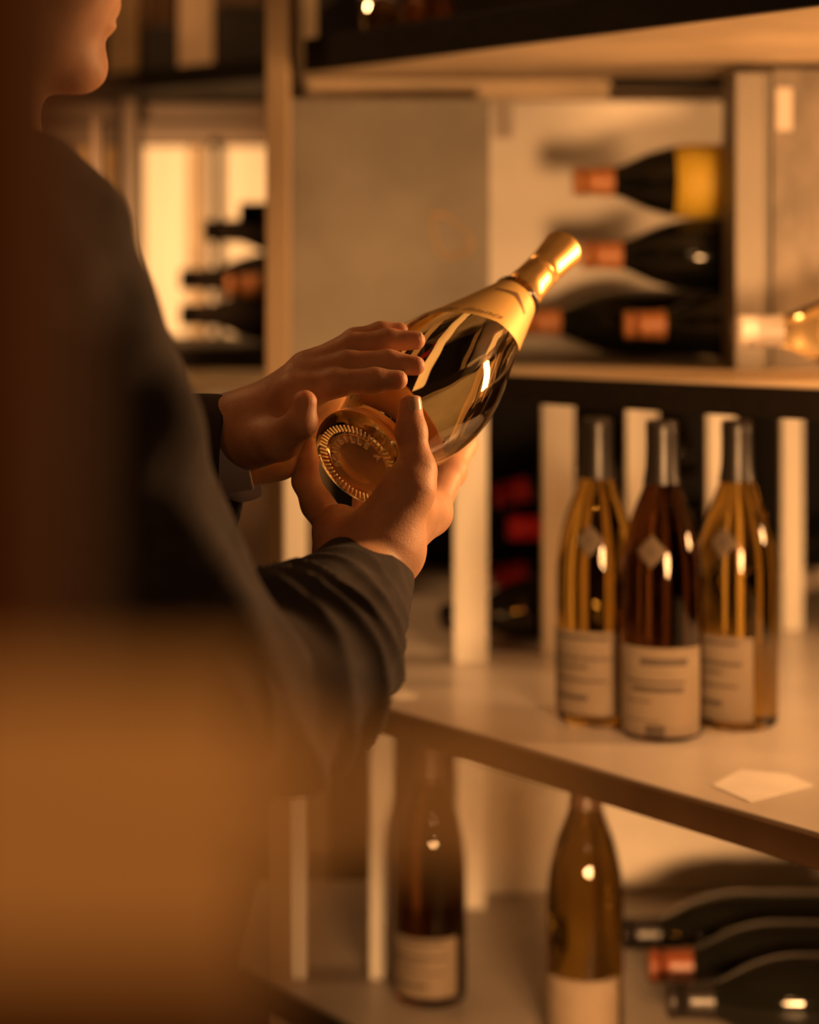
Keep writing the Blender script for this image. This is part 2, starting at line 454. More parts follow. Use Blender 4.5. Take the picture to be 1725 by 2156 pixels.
def counter_pos(px, py):
    Y = (ZC - Z_COUNTER) * FPX / (py - HORIZON)
    return ((px - 862.5) * Y / FPX, Y, Z_COUNTER + 0.0004)


make_bottle('wine_bottle', 'frontmost brown wine bottle with cream label on the counter', 'bottle', counter_pos(1394, 1546),
            roll=CAMDIR - 0.18, glass='brown_glass', lab=(0.006, 0.088, -1.15, 1.12), lab_rows=rows, diamond=(0.176, -0.22, 0.022), group='three bottles on the counter')
make_bottle('wine_bottle', 'olive wine bottle left of the frontmost one on the counter', 'bottle', counter_pos(1257, 1516),
            roll=CAMDIR - 0.55, glass='olive_glass', lab=(0.012, 0.092, -1.2, 1.2), lab_rows=rowsb, diamond=(0.178, 0.25, 0.022), kz=0.995, group='three bottles on the counter')
make_bottle('wine_bottle', 'olive wine bottle right of the frontmost one on the counter', 'bottle', counter_pos(1552, 1524),
            roll=CAMDIR - 0.65, glass='olive_glass', lab=(0.010, 0.090, -1.0, 0.88), lab_rows=rowsb, diamond=(0.178, 0.1, 0.022), kz=0.99, group='three bottles on the counter')


def low_pos(px, Y):
    return ((px - 862.5) * Y / FPX, Y, Z_LOWER + 0.0004)


make_bottle('wine_bottle', 'brown wine bottle under the counter in front of a pale upright', 'bottle', low_pos(905, 2.15),
            roll=CAMDIR - 0.3, glass='brown_glass', foil='brown_foil', lab=(0.012, 0.075, -1.1, 1.1), lab_rows=rowsb, group='bottles under the counter')
make_bottle('wine_bottle', 'long-necked brown wine bottle standing under the counter before pale panel', 'bottle', low_pos(1232, 2.04),
            roll=CAMDIR - 0.2, glass='olive_glass', foil='brown_foil', lab=(0.012, 0.070, -1.1, 1.1), group='bottles under the counter')


def lying(px, py, Y, label, foil, axis_dy=0.0, glass='dark_glass', paper=None, lab=None, cap=(0.243, 0.2945), kr=1.0, kz=0.88, group=None, rise=0.0, roll=0.0):
    """a lying bottle: cap tip at pixel, neck pointing left"""
    ax = Vector((-1, axis_dy, rise)).normalized()
    tip = P(px, py, Y)
    return make_bottle('wine_bottle', label, 'bottle', tip - ax * 0.2949 * kz, axis=tuple(ax), roll=roll, glass=glass, foil=foil, cap=cap, paper=paper, lab=lab, kr=kr, kz=kz, group=group)


g = 'dark bottles stacked in the zinc bin'
lying(1207, 382, 2.27, 'topmost dark lying bottle with yellow label in the zinc bin', 'cork_foil', paper='label_yellow', lab=(0.075, 0.146, -3.1, 3.1), kr=1.06, group=g)
lying(1224, 537, 2.275, 'second dark bottle from the top in the zinc bin', 'cork_foil', kr=1.06, group=g)
lying(1098, 678, 2.345, 'lowest dark bottle with its neck reaching furthest left in the bin', 'cork_foil', kr=1.03, group=g)
lying(1314, 683.5, 2.235, 'lowest dark bottle with bright amber capsule in front of the bin', 'cork_foil', kr=1.03, group=g)
lying(1547, 697, 1.945, 'pale golden lying bottle with white capsule at right edge on middle shelf', 'white_foil', glass='clear_glass', kr=1.0, axis_dy=-0.05)

g = 'dark bottles piled in the far left bay'
for px, py, Y, foil, lb in ((430, 486, 2.74, 'matte_glass', 'black-capped lying bottle highest in the far left pile'),
                            (380, 588, 2.82, 'matte_glass', 'dark lying bottle in the far left pile reaching furthest left'),
                            (478, 602, 2.66, 'cork_foil', 'lying bottle with orange capsule in the far left pile'),
                            (380, 663, 2.74, 'matte_glass', 'dark lying bottle just above the bottom row of the far left pile'),
                            (505, 450, 2.64, 'matte_glass', 'short-necked dark bottle beside the post atop the far left pile')):
    lying(px, py, Y, lb, foil, group=g, glass='matte_glass')

g = 'red-capped bottles behind the uprights'
for px, py, Y, rise, lb in ((1040, 1046, 2.56, -0.25, 'topmost red-capped bottle lying behind the pale uprights'),
                            (1068, 1112, 2.50, 0.0, 'middle red-capped bottle lying behind the pale uprights'),
                            (1036, 1215, 2.60, -0.12, 'lowest red-capped bottle lying behind the pale uprights')):
    lying(px, py, Y, lb, 'red_foil', group=g, rise=rise)
lying(935, 1300, 2.262, 'black bottle lying on the counter behind the pale uprights', 'black_foil', rise=0.0, axis_dy=-0.49)
lying(1600, 1162, 2.62, 'cream-capped bottle lying behind the right counter bottle', 'white_foil', axis_dy=-0.5)
lying(1684, 1225, 2.46, 'white-capped bottle lying right of the last pale upright', 'white_foil', axis_dy=-0.1, rise=-0.12)

g = 'dark bottles lying in a row under the counter'
for px, Y, foil, lb in ((1300, 2.215, 'black_foil', 'rearmost dark bottle lying in the row under the counter'),
                        (1365, 2.115, 'rust_foil', 'rust-capped bottle lying in the row under the counter'),
                        (1405, 2.015, 'black_foil', 'frontmost dark bottle lying in the row under the counter')):
    lying(px, HORIZON + (ZC - Z_LOWER - 0.0463) * FPX / Y, Y, lb, foil, kr=1.16, group=g)

# papers on the counter
def sheet(name, label, pts, z, th=0.0006):
    poly = []
    for px, py in pts:
        q = counter_pos(px, py); poly.append((q[0], q[1]))
    o = prism(name, poly, z, z + th, M['paper'])
    tag(o, label, 'paper'); return o


sheet('paper_sheet', 'white paper slip lying at the front of the counter', [(1500, 1655), (1580, 1690), (1712, 1655), (1660, 1632), (1560, 1622)], Z_COUNTER + 0.0004)
sheet('paper_note', 'small white note on the counter beside the sleeve', [(815, 1462), (835, 1476), (880, 1468), (855, 1456)], Z_COUNTER + 0.0004)

# dark things on the overhead shelf
ZT = Z_OVER + 0.0185
oc = empty('dark_carton'); tag(oc, 'dark carton at the left end of the overhead shelf', 'carton')
box('body', (-0.105, 2.27, ZT), (-0.055, 2.45, ZT + 0.2), M['carton_dark'], oc)
box('lid', (-0.107, 2.268, ZT + 0.2), (-0.053, 2.452, ZT + 0.215), M['carton_dark'], oc)
lying(870, 18, 2.20, 'dark bottle lying on the overhead shelf with amber capsule', 'cork_foil', axis_dy=-0.9, kr=1.0)
gm = empty('tumbler', (-0.030, 2.19, ZT)); tag(gm, 'small glass tumbler on the overhead shelf', 'glass')
link('bowl', lathe([(0.0, 0.004), (0.022, 0.004), (0.026, 0.06), (0.0275, 0.06), (0.0245, 0.0), (0, 0)], 24), M['olive_glass'], gm)
link('rim', lathe([(0.0275, 0.06), (0.0285, 0.062), (0.0275, 0.064), (0.0255, 0.062), (0.0275, 0.06)], 24), M['white_foil'], gm)
box('dark_crate_panel', (0.05, 2.05, ZT), (0.62, 2.075, ZT + 0.16), M['carton_dark'])
tag(bpy.data.objects['dark_crate_panel'], 'long dark panel standing on the overhead shelf', 'panel')

# ------------------------------------------------------------------ far left bay
bay = empty('back_shelving'); tag(bay, 'far left shelving bay with dark shelves and pale upright panels', 'shelving')
YB2 = 3.08


def bx_px(name, x0, x1, y0, y1, Y, depth, m, parent, bev=0.001):
    a = P(x0, y1, Y); b = P(x1, y0, Y)
    return box(name, (a.x, Y, a.z), (b.x, Y + depth, b.z), m, parent, bev)


prism('shelf', [(-0.62, 3.02), (-0.185, 2.62), (-0.165, 2.62), (-0.165, 3.07), (-0.62, 3.07)], 1.640, 1.668, M['dark_wood'], bay)
prism('shelf', [(-0.62, 2.82), (-0.185, 2.56), (-0.165, 2.56), (-0.165, 3.07), (-0.62, 3.07)], 1.260, 1.2865, M['dark_wood'], bay)
box('rail', (-0.60, 3.03, 1.575), (-0.165, 3.06, 1.610), M['edge_wood'], bay)
bx_px('panel', 150, 245, 300, 880, 3.06, .012, M['carton_tan'], bay)
bx_px('panel', 288, 396, 290, 880, 3.05, .012, M['white_board'], bay)
bx_px('panel', 398, 432, 300, 880, 3.055, .012, M['cream_board'], bay)
bx_px('panel', 434, 625, 300, 880, 3.05, .012, M['white_board'], bay)
bx_px('stile', 246, 286, 180, 900, 2.98, .03, M['edge_wood'], bay)
bx_px('stile', 424, 440, 300, 760, 2.97, .02, M['edge_wood'], bay)
bx_px('stile', 178, 208, 250, 900, 2.78, .03, M['edge_wood'], bay)
bx_px('panel', 380, 610, 780, 830, 2.90, .012, M['cream_board'], bay)
box('back_board', (-0.66, 3.075, 0.0), (-0.165, 3.09, 2.3), M['edge_wood'], bay)
box('side_board', (-0.66, 2.55, 0.0), (-0.64, 3.07, 2.3), M['dark_wood'], bay)

ZS = 1.6685
def carton(label, x0, x1, Y, depth, top, m, bottom=None, name='wine_carton'):
    a = P(x0, 150, Y); b = P(x1, 150, Y)
    z0 = ZS if bottom is None else bottom
    t = empty(name, (0, 0, 0)); tag(t, label, 'carton')
    box('body', (a.x, Y, z0), (b.x, Y + depth, top), m, t)
    box('lid', (a.x - .001, Y - .001, top), (b.x + .001, Y + depth + .001, top + .012), m, t)
    return t


carton('pale upright carton between two dark ones on the far left shelf', 376, 450, 2.80, .10, 2.02, M['carton_pale'])
carton('short black carton beside the post on the far left shelf', 460, 566, 2.70, .10, 1.735, M['carton_dark'])
carton('tall pale carton rising behind the short black carton', 452, 548, 2.93, .09, 2.05, M['carton_pale'])
carton('low dark carton left of the pale upright carton', 303, 371, 2.88, .05, 1.728, M['carton_dark'])
carton('pale carton rising behind the low dark carton', 300, 355, 2.97, .07, 2.05, M['carton_pale'])
carton('wide tan carton nearest the face on the far left shelf', 226, 290, 2.90, .10, 2.05, M['carton_tan'])

# ------------------------------------------------------------------ the held bottle
HB = P(754, 976, 1.43); HT = P(1187, 523, 1.645)
HD = (HT - HB).normalized(); HL = (HT - HB).length
HE = (Vector((0, 0, -1)) + HD * HD.z).normalized()        # underside
HG = HD.cross(Vector((0, 0, 1))).normalized()             # towards camera right
PROF = [(0.0, 0.0350), (0.003, 0.0385), (0.009, 0.0395), (0.015, 0.0375), (0.021, 0.0368), (0.030, 0.0378), (0.040, 0.0400), (0.052, 0.0436), (0.0675, 0.0474), (0.085, 0.0496),
        (0.100, 0.0500), (0.118, 0.0484), (0.138, 0.0440), (0.160, 0.0372), (0.180, 0.0318), (0.200, 0.0264), (0.214, 0.0226), (0.226, 0.0196), (0.236, 0.0170)]
PZ = np.array([p[0] for p in PROF]); PR = np.array([p[1] for p in PROF])


def hb_r(s):
    return float(np.interp(s, PZ, PR))


def onb(s, ang, off):
    """a point beside the held bottle: s along its axis, ang (deg) from underside towards camera right, off above the glass"""
    a = math.radians(ang)
    return HB + HD * s + (HE * math.cos(a) + HG * math.sin(a)) * (hb_r(s) + off)


hq = Matrix((HG, HE.cross(HG) * 0 + HD.cross(HG), HD)).transposed()   # local X=HG, Y=HD x HG, Z=HD
held = empty('held_wine_bottle', HB, hq.to_quaternion())
tag(held, 'clear amphora-shaped bottle of pale wine with gold cap held in the hands', 'bottle')
hp = smooth_profile([(r, s) for s, r in PROF], 4)
punt = [(0.0, 0.0050), (0.008, 0.0049), (0.015, 0.0044), (0.021, 0.0036), (0.0255, 0.0022), (0.0290, 0.0008), (0.0320, 0.0)]
link('glass', lathe(smooth_profile(punt, 3)[:-1] + hp + [(0.0, 0.236)], 96), M['clear_glass'], held)
link('base_glow_disc', lathe([(0.0, 0.0040), (0.012, 0.0038), (0.020, 0.0028), (0.0245, 0.0016), (0.0250, 0.0012), (0.0245, 0.0010), (0.018, 0.0024), (0.010, 0.0031), (0.0, 0.0033)], 64), M['base_glow'], held)  # added disc, its amber imitates the golden glow of transmitted light
# base: knurled ridges and moulded letters
kn = []
for i in range(56):
    a = 2 * math.pi * i / 56
    me = box_mesh((-0.0006, 0.0272, -0.0006), (0.0006, 0.0330, 0.0012), 0.0003)
    me.transform(Matrix.Rotation(a, 4, 'Z')); kn.append(me)
link('base_knurling', join_meshes(kn), M['moulded'], held)


def arc_text(body, r, a_mid, step, size, z):
    mes = []
    for i, ch in enumerate(body):
        if ch == ' ': continue
        a = a_mid + (i - (len(body) - 1) / 2) * step
        me = text_mesh(ch, size, 0.0007)
        # seen from below: mirror so that it reads from outside
        me.transform(Matrix.Translation((r * math.cos(a), r * math.sin(a), z)) @ Matrix.Rotation(a - math.pi / 2, 4, 'Z') @ Matrix.Rotation(math.pi, 4, 'Y') @ Matrix.Rotation(0, 4, 'Z'))
        mes.append(me)
    return join_meshes(mes)


ang_up = math.atan2((-HE).dot(HD.cross(HG)), (-HE).dot(HG))
link('moulded_lettering', arc_text('BOUTEILLE', 0.0200, ang_up - 0.50, 0.30, 0.0084, 0.0010), M['moulded'], held)
link('moulded_mark', arc_text('A', 0.0200, ang_up + 1.30, 0.24, 0.0084, 0.0010), M['moulded'], held)
# glass collar, gold capsule and flared gold stopper
link('neck_ring', lathe(smooth_profile([(0.0168, 0.2265), (0.0196, 0.2290), (0.0203, 0.2318), (0.0192, 0.2345), (0.0160, 0.2362)], 4), 48), M['clear_glass'], held)
link('capsule', lathe([(0.0160, 0.2360), (0.0168, 0.2366), (0.0160, 0.250), (0.0150, 0.262), (0.0147, 0.2695), (0.0134, 0.2705), (0.0, 0.2705)], 48), M['gold'], held)
link('stopper', lathe([(0.0, 0.2706), (0.0134, 0.2706), (0.0147, 0.2716), (0.0147, 0.280), (0.0155, 0.293), (0.0170, HL - .004), (0.0172, HL - .0015), (0.0163, HL), (0.0, HL + .0004)], 48), M['gold'], held)


def wrap(me, s0, a0, off, along=1):
    """bend a flat mesh (x along circumference, y along axis) on to the held bottle"""
    for v in me.vertices:
        a = a0 + v.co.x / 0.036
        s = (s0(a) if callable(s0) else s0) + v.co.y; r = hb_r(s) + off
        v.co = (r * math.cos(a), r * math.sin(a), s)
    me.update(); return me


# neck label: a gold collar with a straight lower edge
def surf_patch(s_lo, s_hi, a0, a1, off, ns=12, na=40):
    vs, fs = [], []
    for layer in (0, 1):
        for i in range(ns + 1):
            for j in range(na + 1):
                a = a0 + (a1 - a0) * j / na
                lo = s_lo(a) if callable(s_lo) else s_lo
                s = lo + (s_hi - lo) * i / ns
                r = hb_r(s) + off + layer * 0.0002
                vs.append((r * math.cos(a), r * math.sin(a), s))
    k = (ns + 1) * (na + 1)
    for i in range(ns):
        for j in range(na):
            a = i * (na + 1) + j
            fs.append((k + a, k + a + 1, k + a + na + 2, k + a + na + 1))
            fs.append((a, a + na + 1, a + na + 2, a + 1))
    return mesh_from(vs, fs)


a_cam = math.atan2(Vector((0, -1, 0)).dot(HD.cross(HG)), Vector((0, -1, 0)).dot(HG))    # around-axis angle facing camera
def lab_lo(a):
    da = a - a_cam
    return 0.163 + (0.015 * da if da > 0 else 0.030 * da)


lab = link('neck_label', surf_patch(lab_lo, 0.2262, a_cam - 1.75, a_cam + 1.75, 0.0003, ns=20, na=60), M['gold_label'], held)
me = text_mesh('Blanc de Blancs', 0.0100, 0.0, 0.3)
link('label_script', wrap(me, lambda a: lab_lo(a) + .0085, a_cam - 0.85, 0.0012), M['gold_dark'], lab, smooth=False)
ev, ef = [], []
for i in range(25):
    x = -.022 + .044 * i / 24; roof = .010 * (1 - abs(x) / .022)
    ev += [(x, roof - .002, 0), (x, roof * .55 - .004, 0)]
ef = [(2 * i, 2 * i + 1, 2 * i + 3, 2 * i + 2) for i in range(24)]
link('label_emblem', wrap(mesh_from(ev, ef), 0.206, a_cam - 0.15, 0.0009), M['gold_dark'], lab, smooth=False)

# ------------------------------------------------------------------ signed-distance modelling (the person)
def smin(a, b, k):
    h = np.clip(0.5 + 0.5 * (b - a) / k, 0, 1)
    return b + (a - b) * h - k * h * (1 - h)


class Field:
    def __init__(self): self.items = []

    def cone(self, a, b, ra, rb, k=0.006, flat=None):
        self.items.append(('c', np.array(a, float), np.array(b, float), ra, rb, k, flat)); return self

    def chain(self, pts, rs, k=0.006):
        for i in range(len(pts) - 1): self.cone(pts[i], pts[i + 1], rs[i], rs[i + 1], k)
        return self

    def ball(self, c, r, k=0.006): return self.cone(c, Vector(c) + Vector((0, 0, 1e-5)), r, r, k)

    def ell(self, c, axes, radii, k=0.006):
        self.items.append(('e', np.array(c, float), np.array(axes, float), np.array(radii, float), None, k, None)); return self

    def cut(self, fn): self.items.append(('cut', fn)); return self

    def mesh(self, h):
        los, his = [], []
        for it in self.items:
            if it[0] == 'c':
                r = max(it[3], it[4]) * (1.5 if it[6] is not None else 1.0)
                los.append(np.minimum(it[1], it[2]) - r); his.append(np.maximum(it[1], it[2]) + r)
            elif it[0] == 'e':
                r = it[3].max(); los.append(it[1] - r); his.append(it[1] + r)
        lo = np.min(los, 0) - 3 * h - .004; hi = np.max(his, 0) + 3 * h + .004
        ns = np.ceil((hi - lo) / h).astype(int) + 1
        D = np.full(ns, 0.08, np.float32)
        ax = [lo[i] + h * np.arange(ns[i]) for i in range(3)]
        for it in self.items:
            if it[0] == 'cut':
                X, Y, Z = np.meshgrid(*ax, indexing='ij', sparse=True)
                D = np.maximum(D, it[1](X, Y, Z).astype(np.float32)); continue
            if it[0] == 'c':
                r = max(it[3], it[4]) * (1.5 if it[6] is not None else 1.0) + it[5] + 2 * h + .002
                l = np.minimum(it[1], it[2]) - r; u = np.maximum(it[1], it[2]) + r
            else:
                r = it[3].max() + it[5] + 2 * h; l = it[1] - r; u = it[1] + r
            i0 = np.clip(np.floor((l - lo) / h).astype(int), 0, ns); i1 = np.clip(np.ceil((u - lo) / h).astype(int) + 1, 0, ns)
            sl = tuple(slice(i0[i], i1[i]) for i in range(3))
            X, Y, Z = np.meshgrid(ax[0][sl[0]], ax[1][sl[1]], ax[2][sl[2]], indexing='ij', sparse=True)
            if it[0] == 'c':
                a, b = it[1], it[2]; ab = b - a; L2 = max(float(ab @ ab), 1e-12)
                qx, qy, qz = X - a[0], Y - a[1], Z - a[2]
                t = np.clip((qx * ab[0] + qy * ab[1] + qz * ab[2]) / L2, 0, 1)
                qx = qx - t * ab[0]; qy = qy - t * ab[1]; qz = qz - t * ab[2]
                if it[6] is not None:
                    n, kk = it[6]; qn = (qx * n[0] + qy * n[1] + qz * n[2]) * (kk - 1)
                    qx = qx + qn * n[0]; qy = qy + qn * n[1]; qz = qz + qn * n[2]
                d = np.sqrt(qx * qx + qy * qy + qz * qz) - (it[3] + (it[4] - it[3]) * t)
            else:
                c, A, R = it[1], it[2], it[3]
                q = [(X - c[0]) * A[i][0] + (Y - c[1]) * A[i][1] + (Z - c[2]) * A[i][2] for i in range(3)]
                k0 = np.sqrt(sum((q[i] / R[i]) ** 2 for i in range(3)))
                k1 = np.sqrt(sum((q[i] / R[i] ** 2) ** 2 for i in range(3))) + 1e-9
                d = k0 * (k0 - 1) / k1
            D[sl] = smin(D[sl], d.astype(np.float32), it[5])
        return surface_nets(D, lo, h)


def surface_nets(D, lo, h):
    S = D < 0
    n = np.array(D.shape)
    c = [D[i:n[0] - 1 + i, j:n[1] - 1 + j, k:n[2] - 1 + k] for i in (0, 1) for j in (0, 1) for k in (0, 1)]
    cnt = sum((x < 0).astype(np.int8) for x in c)
    act = (cnt > 0) & (cnt < 8)
    idx = np.argwhere(act)
    V = np.stack([x[act] for x in c], 1)
    offs = np.array([(i, j, k) for i in (0, 1) for j in (0, 1) for k in (0, 1)], float)
    acc = np.zeros((len(idx), 3)); num = np.zeros(len(idx))
    for a in range(8):
        for b in range(a + 1, 8):
            if np.abs(offs[a] - offs[b]).sum() != 1: continue
            m = (V[:, a] < 0) != (V[:, b] < 0)
            t = V[m, a] / (V[m, a] - V[m, b])
            acc[m] += offs[a] + (offs[b] - offs[a]) * t[:, None]; num[m] += 1
    verts = lo + h * (idx + acc / num[:, None])
    vid = np.full(tuple(n - 1), -1, np.int64); vid[act] = np.arange(len(idx))
    quads = []
    for axn in range(3):
        u, v = (axn + 1) % 3, (axn + 2) % 3
        s0 = [slice(None)] * 3; s1 = [slice(None)] * 3
        s0[axn] = slice(0, n[axn] - 1); s1[axn] = slice(1, n[axn])
        cr = S[tuple(s0)] != S[tuple(s1)]
        e = np.argwhere(cr)
        e = e[(e[:, u] > 0) & (e[:, v] > 0) & (e[:, u] < n[u] - 1) & (e[:, v] < n[v] - 1)]
        fl = S[tuple(s0)][tuple(e.T)]
        du = np.zeros(3, int); du[u] = 1; dv_ = np.zeros(3, int); dv_[v] = 1
        q = np.stack([vid[tuple((e - du - dv_).T)], vid[tuple((e - dv_).T)], vid[tuple(e.T)], vid[tuple((e - du).T)]], 1)
        q[~fl] = q[~fl][:, ::-1]
        quads.append(q)
    Q = np.concatenate(quads); Q = Q[(Q >= 0).all(1)]
    return verts, Q


def np_mesh(verts, quads):
    me = bpy.data.meshes.new('sdf')
    me.vertices.add(len(verts)); me.vertices.foreach_set('co', np.ascontiguousarray(verts, dtype=np.float32).ravel())
    me.loops.add(quads.size); me.loops.foreach_set('vertex_index', quads.astype(np.int32).ravel())
    me.polygons.add(len(quads)); me.polygons.foreach_set('loop_start', np.arange(0, quads.size, 4, dtype=np.int32))
    me.update(calc_edges=True); me.validate()
    return me


def relax(verts, quads, it=2, lam=0.5):
    v = verts.copy()
    e = np.concatenate([quads[:, [0, 1]], quads[:, [1, 2]], quads[:, [2, 3]], quads[:, [3, 0]]])
    for _ in range(it):
        s = np.zeros_like(v); c = np.zeros(len(v))
        for k in range(3):
            s[:, k] = np.bincount(e[:, 0], v[e[:, 1], k], len(v)) + np.bincount(e[:, 1], v[e[:, 0], k], len(v))
        c = np.bincount(e[:, 0], minlength=len(v)) + np.bincount(e[:, 1], minlength=len(v))
        v += lam * (s / np.maximum(c, 1)[:, None] - v)
    return v


def held_sdf(off):
    d = np.array(HD); b = np.array(HB)
    rz = np.array([-0.5, 0.0] + list(PZ) + [0.25, 0.3, 0.5]); 

    def f(X, Y, Z):
        qx, qy, qz = X - b[0], Y - b[1], Z - b[2]
        s = qx * d[0] + qy * d[1] + qz * d[2]
        rho = np.sqrt(np.maximum(qx * qx + qy * qy + qz * qz - s * s, 0))
        r = np.interp(s, PZ, PR)
        return -np.maximum(rho - r - off, np.maximum(-off - s, s - 0.3))
    return f


person = empty('person', (-0.33, 1.29, 0.0))
tag(person, 'person in dark grey jacket turned right, looking down at the bottle in both hands', 'person')
PINV = Matrix.Translation((0.33, -1.29, 0.0))


def pchild(name, me, m, parent=None):
    me.transform(PINV)
    return link(name, me, m, parent or person)


# ---- right hand (under the bottle, thumb on the near side)
R = Field()
RW = P(786, 1172, 1.392)
R.cone(P(688, 1335, 1.29), P(782, 1185, 1.385), .033, .0265, .01)
R.cone(P(752, 1166, 1.395), P(826, 1160, 1.392), .0235, .0225, .014)            # wrist, two bones wide
# thenar and thumb
T_mcp, T_ip, T_tip = P(879, 988, 1.400), P(866, 910, 1.408), P(864, 859, 1.4135)
R.cone(P(806, 1128, 1.386), P(862, 1026, 1.394), .0255, .0175, .012)
R.cone(P(862, 1030, 1.394), T_mcp, .0165, .0125, .010)
R.cone(T_mcp, T_ip, .0122, .0100, .006)
R.ball(T_ip, .0107, .004)
R.cone(T_ip, T_tip, .0102, .0088, .005)
# metacarpals
I_mcp, M_mcp, N_mcp, K_mcp = P(903, 1080, 1.462), P(850, 1105, 1.480), P(775, 1118, 1.482), P(706, 1112, 1.462)
for a, b_, ra, rb in ((P(825, 1150, 1.40), I_mcp, .019, .0138), (P(805, 1160, 1.41), M_mcp, .018, .0135), (P(775, 1165, 1.41), N_mcp, .018, .013), (P(728, 1165, 1.402), K_mcp, .0215, .0135)):
    R.cone(a, b_, ra, rb, .014)
R.cone(P(735, 1150, 1.405), P(712, 1112, 1.44), .021, .017, .012)                # hypothenar
R.cone(P(862, 1060, 1.42), I_mcp, .017, .0145, .014)                            # first web
# fingers
R.chain([I_mcp, P(947, 992, 1.502), onb(.112, 2, .0105), onb(.132, -16, .009)], [.0138, .0115, .0098, .0082], .006)
R.ball(P(947, 992, 1.502), .0122, .004)
R.chain([M_mcp, onb(.080, -22, .0115), onb(.100, -48, .0100), onb(.112, -66, .0088)], [.0135, .0112, .0098, .0082], .006)
R.chain([N_mcp, onb(.056, -50, .0115), onb(.062, -76, .0100), onb(.066, -92, .0086)], [.013, .0108, .0094, .0078], .006)
K_pip, K_dip, K_tip = P(644, 1012, 1.472), P(645, 962, 1.468), P(652, 932, 1.463)
R.chain([K_mcp, P(668, 1062, 1.470), K_pip, K_dip, K_tip], [.0135, .0112, .0095, .0084, .0072], .006)
R.cut(held_sdf(0.0004))
v, q = R.mesh(0.0013)
v = relax(v, q, 1, .5)
rh_me = np_mesh(v, q)

# ---- left hand (hovering flat above the glass)
Lf = Field()
Lf.cone(P(360, 960, 1.462), P(500, 925, 1.462), .030, .0245, .01)
Lf.cone(P(508, 888, 1.452), P(515, 950, 1.470), .0215, .0225, .012)
LI, LM, LR, LK = P(622, 832, 1.420), P(628, 800, 1.436), P(645, 778, 1.453), P(665, 770, 1.471)
for a, b_, ra, rb in ((P(520, 890, 1.445), LI, .019, .0138), (P(522, 890, 1.452), LM, .018, .0132), (P(530, 900, 1.462), LR, .018, .0125), (P(535, 930, 1.472), LK, .018, .0120)):
    Lf.cone(a, b_, ra, rb, .014)
Lf.chain([P(530, 955, 1.470), P(585, 955, 1.474), P(640, 905, 1.474), P(705, 845, 1.470)], [.021, .0165, .0145, .0115], .014)
Lf.cone(LI, P(690, 850, 1.45), .013, .0095, .012)
Lf.chain([LI, P(708, 806, 1.420), P(790, 801, 1.421), P(838, 800, 1.4225)], [.0138, .0098, .0086, .0072], .005)
Lf.chain([LM, P(732, 768, 1.437), P(818, 763, 1.436), P(875, 770, 1.4345)], [.0132, .0098, .0086, .0072], .005)
Lf.chain([LR, P(742, 730, 1.455), P(818, 717, 1.456), P(876, 717, 1.457)], [.0125, .0095, .0083, .0070], .005)
Lf.chain([LK, P(748, 716, 1.473), P(802, 700, 1.476), P(842, 697, 1.478)], [.0120, .0085, .0075, .0065], .005)
LT_mcp, LT_ip, LT_tip = P(588, 928, 1.404), P(634, 890, 1.386), P(642, 847, 1.386)
Lf.cone(P(535, 925, 1.435), LT_mcp, .0215, .0145, .010)
Lf.cone(LT_mcp, LT_ip, .0140, .0108, .004)
Lf.ball(LT_ip, .0112, .003)
Lf.cone(LT_ip, LT_tip, .0106, .0086, .003)
Lf.cut(held_sdf(0.0004))
v, q = Lf.mesh(0.0014)
v = relax(v, q, 1, .5)
lh_me = np_mesh(v, q)

# ---- head, neck and the body under the clothes
FW = Vector((0.93, 0.37, 0)).normalized(); LFT = Vector((-FW.y, FW.x, 0)); UP = Vector((0, 0, 1))
pitch = math.radians(8)
hu = (FW * math.cos(pitch) - UP * math.sin(pitch)).normalized(); hv = LFT; hw = hu.cross(hv).normalized()
CH = P(208, 186, 1.30)                          # chin
def H(u, v_, w_): return CH + hu * u + hv * v_ + hw * w_
A = [hu, hv, hw]
Hd = Field()
Hd.ell(H(-.075, 0, .150), A, (.100, .076, .095), .02)
Hd.ell(H(-.058, 0, .065), A, (.062, .060, .075), .02)
Hd.ball(H(-.0125, 0, .012), .0175, .012)
for s in (-1, 1):
    Hd.cone(H(-.022, s * .012, .012), H(-.095, s * .048, .040), .0155, .018, .014)
    Hd.ell(H(-.035, s * .036, .075), A, (.028, .022, .032), .015)              # cheeks
    Hd.ell(H(-.025, s * .033, .128), A, (.020, .028, .010), .010)              # brows
    Hd.ell(H(-.022, s * .031, .112), A, (.011, .014, .009), .004)              # eyes
    Hd.ell(H(-.100, s * .078, .098), A, (.018, .006, .030), .004)              # ears
    Hd.ell(H(-.094, s * .082, .112), A, (.012, .006, .013), .004)
    Hd.cone(H(.008, s * .010, .070), H(-.004, s * .014, .068), .006, .006, .005)   # nostrils
Hd.cone(H(-.006, 0, .118), H(.016, 0, .078), .008, .0105, .008)                # nose
Hd.ell(H(-.0045, 0, .0400), A, (.0105, .021, .0062), .004)                      # lower lip
Hd.ell(H(-.0030, 0, .0520), A, (.0105, .023, .0058), .004)                        # upper lip
NB = Vector((-0.315, 1.282, 1.42))
Hd.cone(H(-.095, 0, .050), NB, .055, .060, .02)
RS, LS = Vector((-0.226, 1.10, 1.405)), Vector((-0.374, 1.472, 1.405))
RE, LE = P(470, 1475, 1.135), Vector((-0.36, 1.50, 1.19))
Hd.cone(NB, RS, .05, .05, .03).cone(NB, LS, .05, .05, .03)
Hd.cone(NB, Vector((-0.34, 1.29, 1.0)), .09, .09, .04)
Hd.cone(RS, RE, .045, .038, .02).cone(RE, P(700, 1315, 1.30), .038, .031, .02)
Hd.cone(LS, LE, .045, .038, .02).cone(LE, P(400, 945, 1.462), .038, .028, .02)
v, q = Hd.mesh(0.0042)
v = relax(v, q, 2, .5)
